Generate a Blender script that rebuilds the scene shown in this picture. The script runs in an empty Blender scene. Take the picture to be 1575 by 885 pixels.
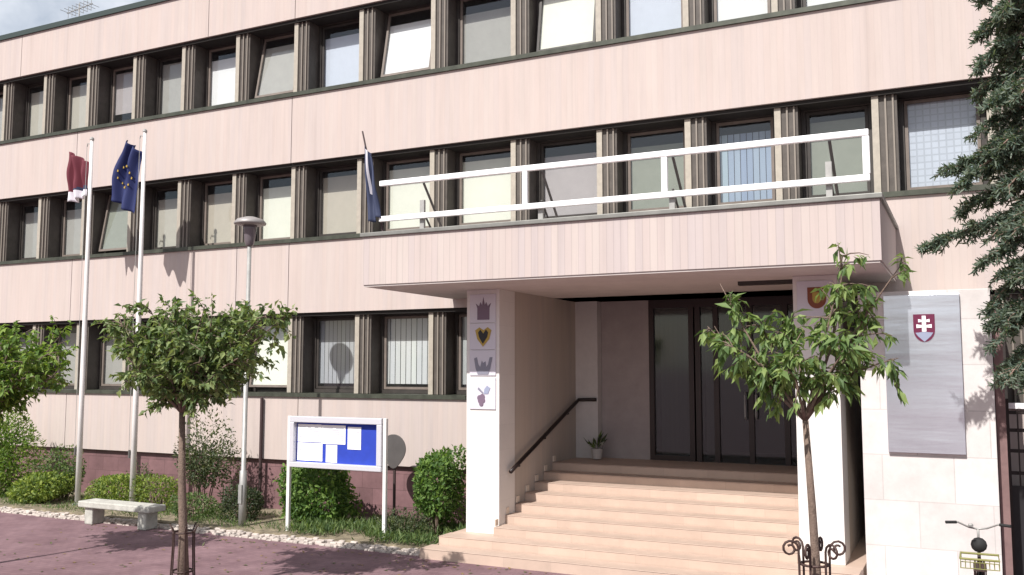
import bpy, bmesh, math, random
from mathutils import Vector, Matrix
R = math.radians
S = bpy.context.scene
C = S.collection
rnd = random.Random(11)

# ---------------------------------------------------------------- materials
def newmat(name):
    m = bpy.data.materials.new(name); m.use_nodes = True
    nt = m.node_tree
    return m, nt, nt.nodes, nt.links, nt.nodes['Principled BSDF']

def mat(name, col, rough=.7, metal=0., var=.0, scale=6., bump=0., bscale=40., spec=.4, stain=None, bmap=None):
    m, nt, N, L, b = newmat(name)
    b.inputs['Roughness'].default_value = rough
    b.inputs['Metallic'].default_value = metal
    b.inputs['Specular IOR Level'].default_value = spec
    b.inputs['Base Color'].default_value = (*col, 1)
    if var or bump or stain:
        tc = N.new('ShaderNodeTexCoord')
    if var:
        n = N.new('ShaderNodeTexNoise'); n.inputs['Scale'].default_value = scale
        n.inputs['Detail'].default_value = 6; n.inputs['Roughness'].default_value = .65
        L.new(tc.outputs['Object'], n.inputs['Vector'])
        cr = N.new('ShaderNodeValToRGB')
        cr.color_ramp.elements[0].position = .3; cr.color_ramp.elements[1].position = .7
        cr.color_ramp.elements[0].color = (*[c*(1-var) for c in col], 1)
        cr.color_ramp.elements[1].color = (*[min(1, c*(1+var)) for c in col], 1)
        L.new(n.outputs['Fac'], cr.inputs['Fac'])
        L.new(cr.outputs['Color'], b.inputs['Base Color'])
    if bump:
        n2 = N.new('ShaderNodeTexNoise'); n2.inputs['Scale'].default_value = bscale; n2.inputs['Detail'].default_value = 4
        if bmap:
            mpb = N.new('ShaderNodeMapping'); mpb.inputs['Scale'].default_value = bmap
            L.new(tc.outputs['Object'], mpb.inputs[0]); L.new(mpb.outputs[0], n2.inputs['Vector'])
        else: L.new(tc.outputs['Object'], n2.inputs['Vector'])
        bp = N.new('ShaderNodeBump'); bp.inputs['Strength'].default_value = bump; bp.inputs['Distance'].default_value = .02
        L.new(n2.outputs['Fac'], bp.inputs['Height']); L.new(bp.outputs['Normal'], b.inputs['Normal'])
    return m

def fluted(name, col, pitch=.11, tint=.02, line=.035, axis='X', soil=.10):
    """vertical tile cladding: narrow upright strips, each with its own tint, thin joint, weather soil"""
    m, nt, N, L, b = newmat(name)
    b.inputs['Roughness'].default_value = .75; b.inputs['Specular IOR Level'].default_value = .25
    tc = N.new('ShaderNodeTexCoord'); sp = N.new('ShaderNodeSeparateXYZ'); L.new(tc.outputs['Object'], sp.inputs[0])
    def mth(op, a, v=None, v2=None):
        n = N.new('ShaderNodeMath'); n.operation = op
        if hasattr(a, 'is_output'): L.new(a, n.inputs[0])
        else: n.inputs[0].default_value = a
        if v is not None:
            if hasattr(v, 'is_output'): L.new(v, n.inputs[1])
            else: n.inputs[1].default_value = v
        if v2 is not None: n.inputs[2].default_value = v2
        return n.outputs[0]
    t = mth('DIVIDE', sp.outputs[axis], pitch)
    fl = mth('FLOOR', t); fr = mth('FRACT', t)
    wn = N.new('ShaderNodeTexWhiteNoise'); wn.noise_dimensions = '1D'; L.new(fl, wn.inputs['W'])
    cr = N.new('ShaderNodeValToRGB'); r = cr.color_ramp
    r.elements[0].position = 0; r.elements[1].position = 1
    r.elements[0].color = (col[0]*(1-tint), col[1]*(1-tint), col[2]*(1-tint*.5), 1)
    r.elements[1].color = (col[0]*(1+tint*.6), col[1]*(1+tint*.7), col[2]*(1+tint*.3), 1)
    e = r.elements.new(.5); e.color = (col[0]*1.01, col[1]*.985, col[2]*.97, 1)
    L.new(wn.outputs['Value'], cr.inputs['Fac'])
    # joint
    d = mth('ABSOLUTE', mth('SUBTRACT', fr, .5)); j = mth('GREATER_THAN', d, .44)
    # streaky soil
    mp = N.new('ShaderNodeMapping'); mp.inputs['Scale'].default_value = (2.6, 2.6, .3); L.new(tc.outputs['Object'], mp.inputs[0])
    no = N.new('ShaderNodeTexNoise'); no.inputs['Scale'].default_value = 1.3; no.inputs['Detail'].default_value = 7; no.inputs['Roughness'].default_value = .7
    L.new(mp.outputs[0], no.inputs['Vector'])
    s = mth('MULTIPLY', mth('SUBTRACT', no.outputs['Fac'], .5), soil*3)
    mp2 = N.new('ShaderNodeMapping'); mp2.inputs['Scale'].default_value = (7, 7, .22); L.new(tc.outputs['Object'], mp2.inputs[0])
    no2 = N.new('ShaderNodeTexNoise'); no2.inputs['Scale'].default_value = 1.0; no2.inputs['Detail'].default_value = 3; L.new(mp2.outputs[0], no2.inputs['Vector'])
    s2 = mth('MULTIPLY', mth('MINIMUM', mth('SUBTRACT', no2.outputs['Fac'], .45), 0.0), soil*4.5)
    f = mth('ADD', mth('ADD', mth('MULTIPLY', j, -line), s), mth('ADD', s2, 1.0))
    mx = N.new('ShaderNodeVectorMath'); mx.operation = 'SCALE'
    L.new(cr.outputs['Color'], mx.inputs[0]); L.new(f, mx.inputs['Scale'])
    L.new(mx.outputs[0], b.inputs['Base Color'])
    bp = N.new('ShaderNodeBump'); bp.inputs['Strength'].default_value = .25; bp.inputs['Distance'].default_value = .01
    L.new(mth('MULTIPLY', j, -1.0), bp.inputs['Height']); L.new(bp.outputs['Normal'], b.inputs['Normal'])
    return m

def stone_tile(name, col, sx, sz, vert=True, mortar=.86, var=.05, rough=.6, msize=.006, spec=.35, off=.5):
    m, nt, N, L, b = newmat(name)
    b.inputs['Roughness'].default_value = rough; b.inputs['Specular IOR Level'].default_value = spec
    tc = N.new('ShaderNodeTexCoord'); sp = N.new('ShaderNodeSeparateXYZ'); cb = N.new('ShaderNodeCombineXYZ')
    L.new(tc.outputs['Object'], sp.inputs[0])
    ax = N.new('ShaderNodeMath'); ax.operation = 'ADD'; L.new(sp.outputs['X'], ax.inputs[0])
    if vert: L.new(sp.outputs['Y'], ax.inputs[1])
    else: ax.inputs[1].default_value = 0
    L.new(ax.outputs[0], cb.inputs[0]); L.new(sp.outputs['Z' if vert else 'Y'], cb.inputs[1])
    br = N.new('ShaderNodeTexBrick'); br.inputs['Scale'].default_value = 1
    br.offset = off; br.inputs['Brick Width'].default_value = sx; br.inputs['Row Height'].default_value = sz
    br.inputs['Mortar Size'].default_value = msize; br.inputs['Mortar Smooth'].default_value = .3
    br.inputs['Color1'].default_value = (*[c*(1-var) for c in col], 1); br.inputs['Color2'].default_value = (*[min(1, c*(1+var)) for c in col], 1)
    br.inputs['Mortar'].default_value = (*[c*mortar for c in col], 1)
    L.new(cb.outputs[0], br.inputs['Vector'])
    no = N.new('ShaderNodeTexNoise'); no.inputs['Scale'].default_value = 2.2; no.inputs['Detail'].default_value = 8; no.inputs['Roughness'].default_value = .7
    L.new(tc.outputs['Object'], no.inputs['Vector'])
    mr = N.new('ShaderNodeMapRange'); mr.inputs['From Min'].default_value = .3; mr.inputs['From Max'].default_value = .7
    mr.inputs['To Min'].default_value = 1-var*2; mr.inputs['To Max'].default_value = 1+var
    L.new(no.outputs['Fac'], mr.inputs['Value'])
    sc = N.new('ShaderNodeVectorMath'); sc.operation = 'SCALE'
    L.new(br.outputs['Color'], sc.inputs[0]); L.new(mr.outputs[0], sc.inputs['Scale'])
    L.new(sc.outputs[0], b.inputs['Base Color'])
    return m

def leafmat(name, col, trans=.35, rough=.55):
    m, nt, N, L, b = newmat(name)
    out = [n for n in N if n.type == 'OUTPUT_MATERIAL'][0]
    b.inputs['Base Color'].default_value = (*col, 1); b.inputs['Roughness'].default_value = rough
    b.inputs['Specular IOR Level'].default_value = .35
    t = N.new('ShaderNodeBsdfTranslucent'); t.inputs['Color'].default_value = (min(1, col[0]*1.5), min(1, col[1]*1.6), col[2]*.8, 1)
    mx = N.new('ShaderNodeMixShader'); mx.inputs[0].default_value = trans
    L.new(b.outputs[0], mx.inputs[1]); L.new(t.outputs[0], mx.inputs[2]); L.new(mx.outputs[0], out.inputs['Surface'])
    return m

def glassmat(name, tint=(.84, .87, .87), rough=.03, dirt=.03, refl=.07):
    m, nt, N, L, b = newmat(name)
    out = [n for n in N if n.type == 'OUTPUT_MATERIAL'][0]
    N.remove(b)
    tr = N.new('ShaderNodeBsdfTransparent'); tr.inputs['Color'].default_value = (*tint, 1)
    gl = N.new('ShaderNodeBsdfGlossy'); gl.inputs['Roughness'].default_value = rough; gl.inputs['Color'].default_value = (.9, .95, 1, 1)
    lw = N.new('ShaderNodeLayerWeight'); lw.inputs['Blend'].default_value = .5
    pw = N.new('ShaderNodeMath'); pw.operation = 'POWER'; L.new(lw.outputs['Facing'], pw.inputs[0]); pw.inputs[1].default_value = 4.5
    fr = N.new('ShaderNodeMath'); fr.operation = 'MULTIPLY_ADD'; L.new(pw.outputs[0], fr.inputs[0]); fr.inputs[1].default_value = .9; fr.inputs[2].default_value = refl
    tc = N.new('ShaderNodeTexCoord'); no = N.new('ShaderNodeTexNoise'); no.inputs['Scale'].default_value = 1.1
    L.new(tc.outputs['Object'], no.inputs['Vector'])
    bp = N.new('ShaderNodeBump'); bp.inputs['Strength'].default_value = .06; bp.inputs['Distance'].default_value = .03
    L.new(no.outputs['Fac'], bp.inputs['Height']); L.new(bp.outputs['Normal'], gl.inputs['Normal'])
    mx = N.new('ShaderNodeMixShader'); L.new(fr.outputs[0], mx.inputs[0]); L.new(tr.outputs[0], mx.inputs[1]); L.new(gl.outputs[0], mx.inputs[2])
    df = N.new('ShaderNodeBsdfDiffuse'); df.inputs['Color'].default_value = (.5, .5, .5, 1)
    m2 = N.new('ShaderNodeMixShader'); m2.inputs[0].default_value = dirt
    L.new(mx.outputs[0], m2.inputs[1]); L.new(df.outputs[0], m2.inputs[2]); L.new(m2.outputs[0], out.inputs['Surface'])
    return m

PINK = (.468, .402, .374)
M = dict(
    clad=fluted('pink_tile_cladding', PINK),
    clad_c=fluted('canopy_tile_cladding', (.470, .408, .386), pitch=.11, tint=.05, line=.13),
    clad_in=fluted('stair_wall_cladding', (.46, .41, .365), pitch=.12, tint=.04, axis='Y'),
    plinth=stone_tile('plinth_stone', (.19, .105, .11), .5, .32, var=.14, mortar=.6),
    soffit=mat('soffit_plaster', (.55, .50, .475), .85, var=.08, scale=2, bump=.1),
    coping=mat('coping_sheet', (.20, .20, .185), .5, .3, var=.2, scale=3),
    roofedge=mat('roof_edge', (.035, .05, .045), .5),
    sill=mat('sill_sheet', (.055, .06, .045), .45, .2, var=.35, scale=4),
    frame=mat('window_frame', (.042, .036, .032), .5, var=.2),
    framel=mat('window_frame_bead', (.17, .14, .12), .5, var=.15),
    pier=mat('pier_brown', (.085, .073, .063), .6, var=.2),
    fin=mat('pier_fin', (.36, .325, .27), .55, var=.12, scale=9),
    fin2=mat('pier_fin_thin', (.22, .19, .16), .55),
    white_stone=stone_tile('white_stone', (.63, .59, .57), .9, .62, mortar=.80, var=.08, msize=.008),
    pillar=stone_tile('pillar_stone', (.70, .675, .645), .7, .42, mortar=.93, var=.02, msize=.004),
    step=stone_tile('step_stone', (.50, .378, .305), .8, 3.0, mortar=.9, var=.06, msize=.005),
    skirt=mat('skirting_tile', (.70, .60, .50), .5),
    backwall=mat('entrance_wall', (.34, .30, .295), .8, var=.1, scale=3),
    backpost=mat('entrance_post', (.55, .53, .52), .7, var=.05),
    dark=mat('dark_interior_head_shade', (.02, .018, .016), .9),
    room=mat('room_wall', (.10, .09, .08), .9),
    doorframe=mat('door_frame', (.025, .012, .012), .4),
    curtain=fluted('grey_curtain', (.34, .34, .33), pitch=.09, tint=.15, line=.25),
    white_paint=mat('white_paint', (.83, .83, .83), .4, var=.05, scale=5),
    pole_white=mat('pole_white', (.74, .72, .70), .4, var=.06, scale=3),
    zinc=mat('zinc', (.34, .335, .32), .5, .3, var=.15),
    strut=mat('strut_grey', (.12, .115, .11), .5, .3),
    rail_dark=mat('dark_rail', (.022, .014, .013), .45),
    steel=mat('brushed_steel', (.64, .67, .74), .28, .85, var=.05, scale=2, bump=.5, bscale=1.0, bmap=(.4, .4, 3.2)),
    silver=mat('silver_frame', (.62, .62, .66), .4, .3),
    blue=mat('blue_felt', (.018, .045, .36), .8, var=.1),
    paper=mat('paper', (.86, .86, .86), .8),
    print=mat('faint_print', (.36, .37, .42), .8),
    signback=mat('sign_back', (.10, .092, .088), .55, .2, var=.1),
    postdark=mat('dark_post', (.05, .03, .03), .6),
    concrete=mat('bench_concrete', (.42, .41, .37), .9, var=.2, scale=8, bump=.3),
    bark=mat('bark_brown', (.16, .115, .09), .9, var=.3, scale=25, bump=.6, bscale=60),
    bark2=mat('bark_spruce', (.22, .15, .12), .9, var=.3, scale=25, bump=.6),
    iron=mat('rusty_iron', (.06, .035, .03), .6, .3, var=.3, scale=30),
    tyre=mat('tyre', (.02, .02, .02), .8),
    yellow=mat('yellow_plastic', (.19, .185, .05), .6),
    maroon=mat('maroon_cloth', (.13, .022, .035), .8),
    whitecloth=mat('white_cloth', (.75, .72, .76), .8),
    navy=mat('navy_cloth', (.035, .045, .09), .75),
    eublue=mat('blue_cloth', (.016, .024, .10), .75),
    gold=mat('gold', (.42, .29, .06), .5),
    ivory=mat('ivory_enamel', (.60, .58, .64), .4),
    black=mat('black_enamel', (.02, .018, .02), .5),
    purple=mat('purple_enamel', (.17, .12, .17), .5),
    red=mat('red_enamel', (.13, .015, .05), .45),
    rust=mat('russet_enamel', (.20, .05, .02), .5),
    bluehill=mat('bluegrey_enamel', (.28, .31, .42), .5),
    greyink=mat('grey_enamel', (.22, .22, .27), .5),
    lantern=mat('lantern_hood', (.30, .28, .27), .5, .2),
    lampglass=mat('lantern_glass', (.14, .12, .13), .15),
    pot=mat('pale_pot', (.45, .42, .40), .6),
    glass=glassmat('window_glass'),
    doorglass=glassmat('door_glass', (.42, .44, .43), .06, .025, .05),
)
BL = dict(
    beige=mat('blind_beige', (.50, .455, .39), .85, var=.04), grey=mat('blind_grey', (.40, .375, .345), .85, var=.05),
    white=mat('blind_white', (.84, .81, .80), .85, var=.03), cream=mat('blind_cream', (.80, .77, .66), .85, var=.03),
    bluew=mat('blind_bluewhite', (.62, .64, .72), .85, var=.03), tan=mat('blind_tan', (.52, .45, .37), .85, var=.04),
    mauve=mat('blind_mauve', (.42, .365, .36), .85, var=.05), olive=mat('blind_olive', (.27, .275, .225), .85, var=.06),
    vgrey=fluted('blind_slats_grey', (.46, .46, .47), pitch=.11, tint=.1, line=.85),
    vwhite=fluted('blind_slats_white', (.68, .68, .67), pitch=.13, tint=.1, line=.95),
    vblue=fluted('blind_slats_blue', (.36, .43, .52), pitch=.11, tint=.2, line=.8),
    lace=stone_tile('curtain_lace', (.60, .62, .70), .11, .11, mortar=.80, var=.04, msize=.014, rough=.9, off=0),
)
def leafset(base, n=3, spread=.35, trans=.35):
    r = []
    for i in range(n):
        f = 1 + spread*(i-(n-1)/2)/max(1, (n-1)/2)
        r.append(leafmat('leaf_%s_%d' % (base, i), tuple(c*f*(1.0 if j != 0 else (.9+.12*i)) for j, c in enumerate(LC[base])), trans))
    return r
LC = dict(street=(.155, .215, .085), cherry=(.145, .22, .075), bright=(.14, .225, .045), hedge=(.105, .19, .045), lime=(.17, .235, .05),
          olive=(.08, .105, .05), dark=(.045, .065, .03), weed=(.095, .15, .05), spruce=(.105, .145, .110))
LS = {k: leafset(k) for k in LC}

# ---------------------------------------------------------------- geometry helpers
class MB:
    def __init__(s): s.v = []; s.f = []; s.m = []
    def quad(s, a, b, c, d, mi=0):
        n = len(s.v); s.v += [tuple(a), tuple(b), tuple(c), tuple(d)]; s.f.append((n, n+1, n+2, n+3)); s.m.append(mi)
    def poly(s, pts, mi=0):
        n = len(s.v); s.v += [tuple(p) for p in pts]; s.f.append(tuple(range(n, n+len(pts)))); s.m.append(mi)
    def box(s, x0, x1, y0, y1, z0, z1, mi=0):
        n = len(s.v)
        s.v += [(x0, y0, z0), (x1, y0, z0), (x1, y1, z0), (x0, y1, z0), (x0, y0, z1), (x1, y0, z1), (x1, y1, z1), (x0, y1, z1)]
        for f in ((0, 3, 2, 1), (4, 5, 6, 7), (0, 1, 5, 4), (1, 2, 6, 5), (2, 3, 7, 6), (3, 0, 4, 7)):
            s.f.append(tuple(n+i for i in f)); s.m.append(mi)
        return s
    def tube(s, pts, rad, seg=8, mi=0, cap=True):
        pts = [Vector(p) for p in pts]; n0 = len(s.v); K = len(pts)
        if not hasattr(rad, '__len__'): rad = [rad]*K
        prev = None
        for i, p in enumerate(pts):
            d = (pts[min(i+1, K-1)]-pts[max(i-1, 0)]).normalized()
            if prev is None:
                a = Vector((0, 0, 1)) if abs(d.z) < .9 else Vector((1, 0, 0))
                u = d.cross(a).normalized()
            else:
                u = (prev-d*prev.dot(d)).normalized()
            prev = u; w = d.cross(u)
            for k in range(seg):
                t = 2*math.pi*k/seg
                s.v.append(tuple(p+(u*math.cos(t)+w*math.sin(t))*rad[i]))
        for i in range(K-1):
            for k in range(seg):
                a = n0+i*seg+k; b = n0+i*seg+(k+1) % seg
                s.f.append((a, b, b+seg, a+seg)); s.m.append(mi)
        if cap:
            s.f.append(tuple(n0+k for k in reversed(range(seg)))); s.m.append(mi)
            s.f.append(tuple(n0+(K-1)*seg+k for k in range(seg))); s.m.append(mi)
        return s
    def lathe(s, c, prof, seg=20, mi=0):
        s.tube([(c[0], c[1], c[2]+z) for r, z in prof], [max(r, .002) for r, z in prof], seg, mi); return s
    def prism_y(s, pts, y0, y1, mi=0):
        """outline in x,z extruded along y"""
        n = len(pts); k = len(s.v)
        s.v += [(x, y0, z) for x, z in pts]+[(x, y1, z) for x, z in pts]
        s.f.append(tuple(range(k, k+n))); s.m.append(mi)
        s.f.append(tuple(reversed(range(k+n, k+2*n)))); s.m.append(mi)
        for i in range(n):
            j = (i+1) % n; s.f.append((k+i, k+n+i, k+n+j, k+j)); s.m.append(mi)
        return s
    def build(s, name, mats, parent=None, bevel=0, smooth=False, loc=None):
        me = bpy.data.meshes.new(name)
        off = Vector(loc) if loc else Vector((0, 0, 0))
        me.from_pydata([tuple(Vector(v)-off) for v in s.v] if loc else s.v, [], s.f)
        if not isinstance(mats, (list, tuple)): mats = [mats]
        for m in mats: me.materials.append(m)
        if len(mats) > 1: me.polygons.foreach_set('material_index', s.m)
        if smooth: me.polygons.foreach_set('use_smooth', [True]*len(me.polygons))
        me.update()
        o = bpy.data.objects.new(name, me); C.objects.link(o)
        if loc: o.location = loc
        if parent:
            o.parent = parent
            if loc is None: o.location = -(Vector(parent.location)+(Vector(parent.parent.location) if parent.parent else Vector((0, 0, 0))))   # vertices are given in world metres
        if bevel:
            b = o.modifiers.new('bevel', 'BEVEL'); b.width = bevel; b.segments = 2; b.limit_method = 'ANGLE'
        return o

def thing(name, label, cat, loc=(0, 0, 0), group=None):
    o = bpy.data.objects.new(name, None); C.objects.link(o); o.location = loc
    o.empty_display_size = .3
    return tag(o, label, cat, group)
def tag(o, label, cat, group=None):
    o['label'] = label; o['category'] = cat
    if group: o['group'] = group
    return o
def kind(o, k): o['kind'] = k; return o

# ================================================================ THE SETTING
m, nt, N, L, b = newmat('red_paving')
b.inputs['Roughness'].default_value = .85; b.inputs['Specular IOR Level'].default_value = .25
tc = N.new('ShaderNodeTexCoord')
n1 = N.new('ShaderNodeTexNoise'); n1.inputs['Scale'].default_value = 1.1; n1.inputs['Detail'].default_value = 8; n1.inputs['Roughness'].default_value = .7
L.new(tc.outputs['Object'], n1.inputs['Vector'])
cr = N.new('ShaderNodeValToRGB'); cr.color_ramp.elements[0].position = .32; cr.color_ramp.elements[1].position = .68
cr.color_ramp.elements[0].color = (.150, .088, .098, 1); cr.color_ramp.elements[1].color = (.25, .158, .170, 1)
L.new(n1.outputs['Fac'], cr.inputs['Fac'])
br = N.new('ShaderNodeTexBrick'); br.inputs['Scale'].default_value = 1; br.inputs['Brick Width'].default_value = .2; br.inputs['Row Height'].default_value = .1
br.inputs['Mortar Size'].default_value = .006; br.inputs['Color1'].default_value = (1, 1, 1, 1); br.inputs['Color2'].default_value = (.86, .86, .88, 1); br.inputs['Mortar'].default_value = (.72, .72, .72, 1)
L.new(tc.outputs['Object'], br.inputs['Vector'])
mu = N.new('ShaderNodeMix'); mu.data_type = 'RGBA'; mu.blend_type = 'MULTIPLY'; mu.inputs[0].default_value = 1
L.new(cr.outputs['Color'], mu.inputs[6]); L.new(br.outputs['Color'], mu.inputs[7]); L.new(mu.outputs[2], b.inputs['Base Color'])
g = MB(); g.quad((-900, -900, 0), (900, -900, 0), (900, 900, 0), (-900, 900, 0))
kind(g.build('pavement', m), 'structure')

g = MB(); g.box(-24, 8.70, -2.18, .2, -.1, .07)
kind(g.build('planting_bed', mat('soil', (.21, .175, .12), .95, var=.45, scale=5, bump=.8, bscale=25)), 'structure')
# kerb of pale rough stones
k = MB()
for row in range(4):
    x = -16.+.05*row
    while x < 8.72:
        w = rnd.uniform(.07, .17); yy = -2.16-.085*row+rnd.uniform(-.02, .02); z = rnd.uniform(.035, .075)-.008*row
        if rnd.random() > .08: k.box(x, x+w-.01, yy-.07-rnd.uniform(0, .02), yy, -.05, z)
        x += w
kind(k.build('kerb', mat('pale_stone', (.43, .375, .335), .9, var=.35, scale=5, bump=.5), bevel=.018), 'structure')

# ================================================================ OFFICE BUILDING
P0, S1, H1, S2, H2, S3, H3, RT = 1.065, 2.45, 4.23, 5.75, 7.51, 8.98, 10.75, 11.85
XL, XR = -9.5, 24.
B = thing('office_building', 'long three storey office building clad in pale pink tiles with dark ribbon windows', 'office building', (7, 5, 0))
def bandm(z0, z1, joints, ranges=((XL, XR),), zb=None):
    mb = MB()
    for a, b_ in ranges:
        xs = [a]+[j for j in joints if a < j < b_]+[b_]
        for i in range(len(xs)-1):
            mb.box(xs[i]+(.008 if i else 0), xs[i+1]-(.008 if i < len(xs)-2 else 0), 0, .28, z0, z1)
    return mb
bandm(H3, RT, (-5.4, 1.2, 3.75)).build('parapet', M['clad'], B)
MB().box(XL-.05, XR, -.05, .4, RT, RT+.13).build('roof_edge', M['roofedge'], B)
MB().box(XL, XR, .4, 14, RT-.35, RT-.1).build('roof', M['coping'], B)
bandm(H2, S3, (-3.1, 3.72)).build('facade_band', M['clad'], B)
bandm(H1, S2, (-3.1, 2.25, 3.72), ((XL, 9.3),)).build('facade_band', M['clad'], B)
MB().box(9.3, 15.3, 0, .28, 4.43, S2).build('facade_band', M['clad'], B); MB().box(15.3, XR, 0, .28, H1, S2).build('facade_band', M['clad'], B)
bandm(P0+.06, S1, (-3.1, 1.2, 4.05), ((XL, 9.0),)).build('facade_band', M['clad'], B)
MB().box(17.1, XR, 0, .28, P0+.06, S1).build('facade_band', M['clad'], B)
for a, b_ in ((XL, 9.0), (17.1, XR)):
    MB().box(a, b_, .10, .3, -.1, P0+.06).build('plinth', M['plinth'], B)
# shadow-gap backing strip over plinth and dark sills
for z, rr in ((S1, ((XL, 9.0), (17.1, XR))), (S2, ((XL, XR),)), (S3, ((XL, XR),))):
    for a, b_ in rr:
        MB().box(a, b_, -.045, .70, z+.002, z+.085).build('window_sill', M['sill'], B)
# body behind: floors, end walls, back wall
mb = MB()
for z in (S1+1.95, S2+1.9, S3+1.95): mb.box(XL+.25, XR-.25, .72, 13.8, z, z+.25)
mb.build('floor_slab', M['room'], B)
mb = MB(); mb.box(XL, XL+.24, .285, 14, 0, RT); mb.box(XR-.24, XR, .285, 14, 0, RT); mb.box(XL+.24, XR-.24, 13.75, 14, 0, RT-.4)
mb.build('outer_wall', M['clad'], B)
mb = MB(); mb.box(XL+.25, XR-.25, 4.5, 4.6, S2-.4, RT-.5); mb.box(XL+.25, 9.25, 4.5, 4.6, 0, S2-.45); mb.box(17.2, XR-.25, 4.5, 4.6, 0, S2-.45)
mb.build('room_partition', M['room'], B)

PX = [-9.4, -7.85, -6.2, -4.58, -2.95, -1.32, .30, 1.98, 3.67, 5.42, 7.20, 9.02, 10.79, 12.45, 14.0, 15.54, 17.19, 18.85, 20.5, 22.2, 23.9]
I0 = 3  # index of pier 0 in the notes
PW = .37
def pier(i, z0, z1):
    x = PX[i]; mb = MB()
    mb.box(x, x+PW, .14, .57, z0, z1, 0)
    mb.box(x-.01, x+.095, .10, .139, z0, z1, 1)
    mb.box(x+.185, x+.212, .105, .139, z0, z1, 2)
    mb.box(x+.30, x+.325, .105, .139, z0, z1, 2)
    mb.build('window_pier', [M['pier'], M['fin'], M['fin2']], B)
def window(i, z0, z1, blind, low=.04, top=0., tilt=0.):
    """window between pier i-1 and pier i"""
    x0 = PX[i-1]+PW+.004; x1 = PX[i]-.014
    f = MB(); yf0, yf1 = .47, .57; w = .075
    f.box(x0, x0+w, yf0, yf1, z0, z1); f.box(x1-w, x1, yf0, yf1, z0, z1)
    f.box(x0+w, x1-w, yf0, yf1, z1-w-.02, z1); f.box(x0+w, x1-w, yf0, yf1, z0, z0+w)
    fo = f.build('window', M['frame'], B)
    a, b_, c, d = x0+w+.008, x1-w-.008, z0+w+.008, z1-w-.028
    s = .05; sh = MB()
    # sash with pane and blind, optionally tilted (pivot at two thirds height, foot swings out)
    ym = .515
    sm = MB(); sm.box(a, a+s, ym-.02, ym+.02, c, d); sm.box(b_-s, b_, ym-.02, ym+.02, c, d); sm.box(a+s, b_-s, ym-.02, ym+.02, c, c+s); sm.box(a+s, b_-s, ym-.02, ym+.02, d-s, d)
    pm = MB(); pm.quad((a+s, ym, c+s), (b_-s, ym, c+s), (b_-s, ym, d-s), (a+s, ym, d-s))
    objs = [(sm, 'sash', M['framel'] if (i % 3) else M['frame']), (pm, 'pane', M['glass'])]
    if blind:
        H = d-c; bm_ = MB(); yb = ym+.045
        bm_.box(a+s*.6, b_-s*.6, yb, yb+.012, c+s+low*H, d-s*.5-top*H); objs.append((bm_, 'blind', BL[blind]))
    if tilt:
        pz = c+(d-c)*.92; ca, sa = math.cos(R(tilt)), math.sin(R(tilt))
        for o_, _, _ in objs:
            o_.v = [(x, ym+(y-ym)*ca+(z-pz)*sa, pz-(y-ym)*sa+(z-pz)*ca) for x, y, z in o_.v]
    for o_, nme, mt in objs:
        o_.build(nme, mt, fo)
r3 = {0: ('beige', 0, .0), 1: ('beige', 0, 0), 2: ('mauve', .18, 0), 3: ('grey', 0, 0), 4: ('white', 0, 0), 5: ('grey', 0, 11), 6: ('bluew', 0, 0), 7: ('white', 0, 11), 8: ('grey', 0, 0),
      9: ('cream', 0, 9), 10: ('bluew', 0, 0), 11: ('white', 0, 0), 12: ('white', 0, 0), 13: ('grey', 0, 0), 14: ('beige', 0, 0)}
r2 = {0: ('grey', 0, 0), 1: ('grey', 0, 0), 2: ('olive', 0, 10), 3: ('beige', 0, 0), 4: ('tan', 0, 0), 5: ('cream', 0, 0), 6: ('tan', 0, 0), 7: ('cream', 0, 0), 8: ('cream', 0, 0), 9: ('mauve', 0, 0),
      10: ('olive', 0, 0), 11: ('vblue', 0, 0), 12: ('olive', 0, 0), 13: ('lace', 0, 0), 14: ('bluew', 0, 0), 15: ('beige', 0, 0)}
r1 = {0: ('grey', 0, 0), 1: ('grey', 0, 0), 2: ('grey', .0, 0), 3: ('grey', 0, 0), 4: ('olive', 0, 0), 5: ('cream', 0, 9), 6: ('vgrey', 0, 0), 7: ('vwhite', 0, 0), 8: ('vgrey', 0, 0), 14: ('vgrey', 0, 0), 15: ('vgrey', 0, 0)}
for (z0, z1, spec, lo, hi) in ((S3+.09, H3+.0, r3, 0, 17), (S2+.09, H2, r2, 0, 19), (S1+.09, H1, r1, 0, 8)):
    for i in range(lo+1, hi+1):
        k_ = i-I0; sp = spec.get(k_, ('grey', 0, 0))
        window(i, z0, z1, sp[0], low=sp[1], top=rnd.choice((.06, .10, .13, .16, .2)) if sp[0][0] != 'l' else .0, tilt=sp[2])
    for i in range(lo, hi+1): pier(i, z0, z1)
window(11, S1+.09, H1, 'vgrey')
for i in range(8+1, 11): window(i, S1+.09, H1, r1.get(i-I0, ('vgrey', 0, 0))[0]); pier(i, S1+.09, H1)
for i in (17, 18, 19): window(i, S1+.09, H1, 'vgrey'); pier(i-1 if i == 17 else i-1, S1+.09, H1)
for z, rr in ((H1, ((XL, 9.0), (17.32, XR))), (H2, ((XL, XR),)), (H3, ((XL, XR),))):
    for a, b_ in rr: MB().box(a, b_, .055, .60, z-.07, z-.002).build('head_shade_strip', M['dark'], B)  # near-black strips stand in for the shade under each facade band
# drain pipe on the ground-floor wall
MB().tube([(3.12, -.06, .05), (3.12, -.06, 2.42)], .035, 8).build('drainpipe', M['postdark'], B)

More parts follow.
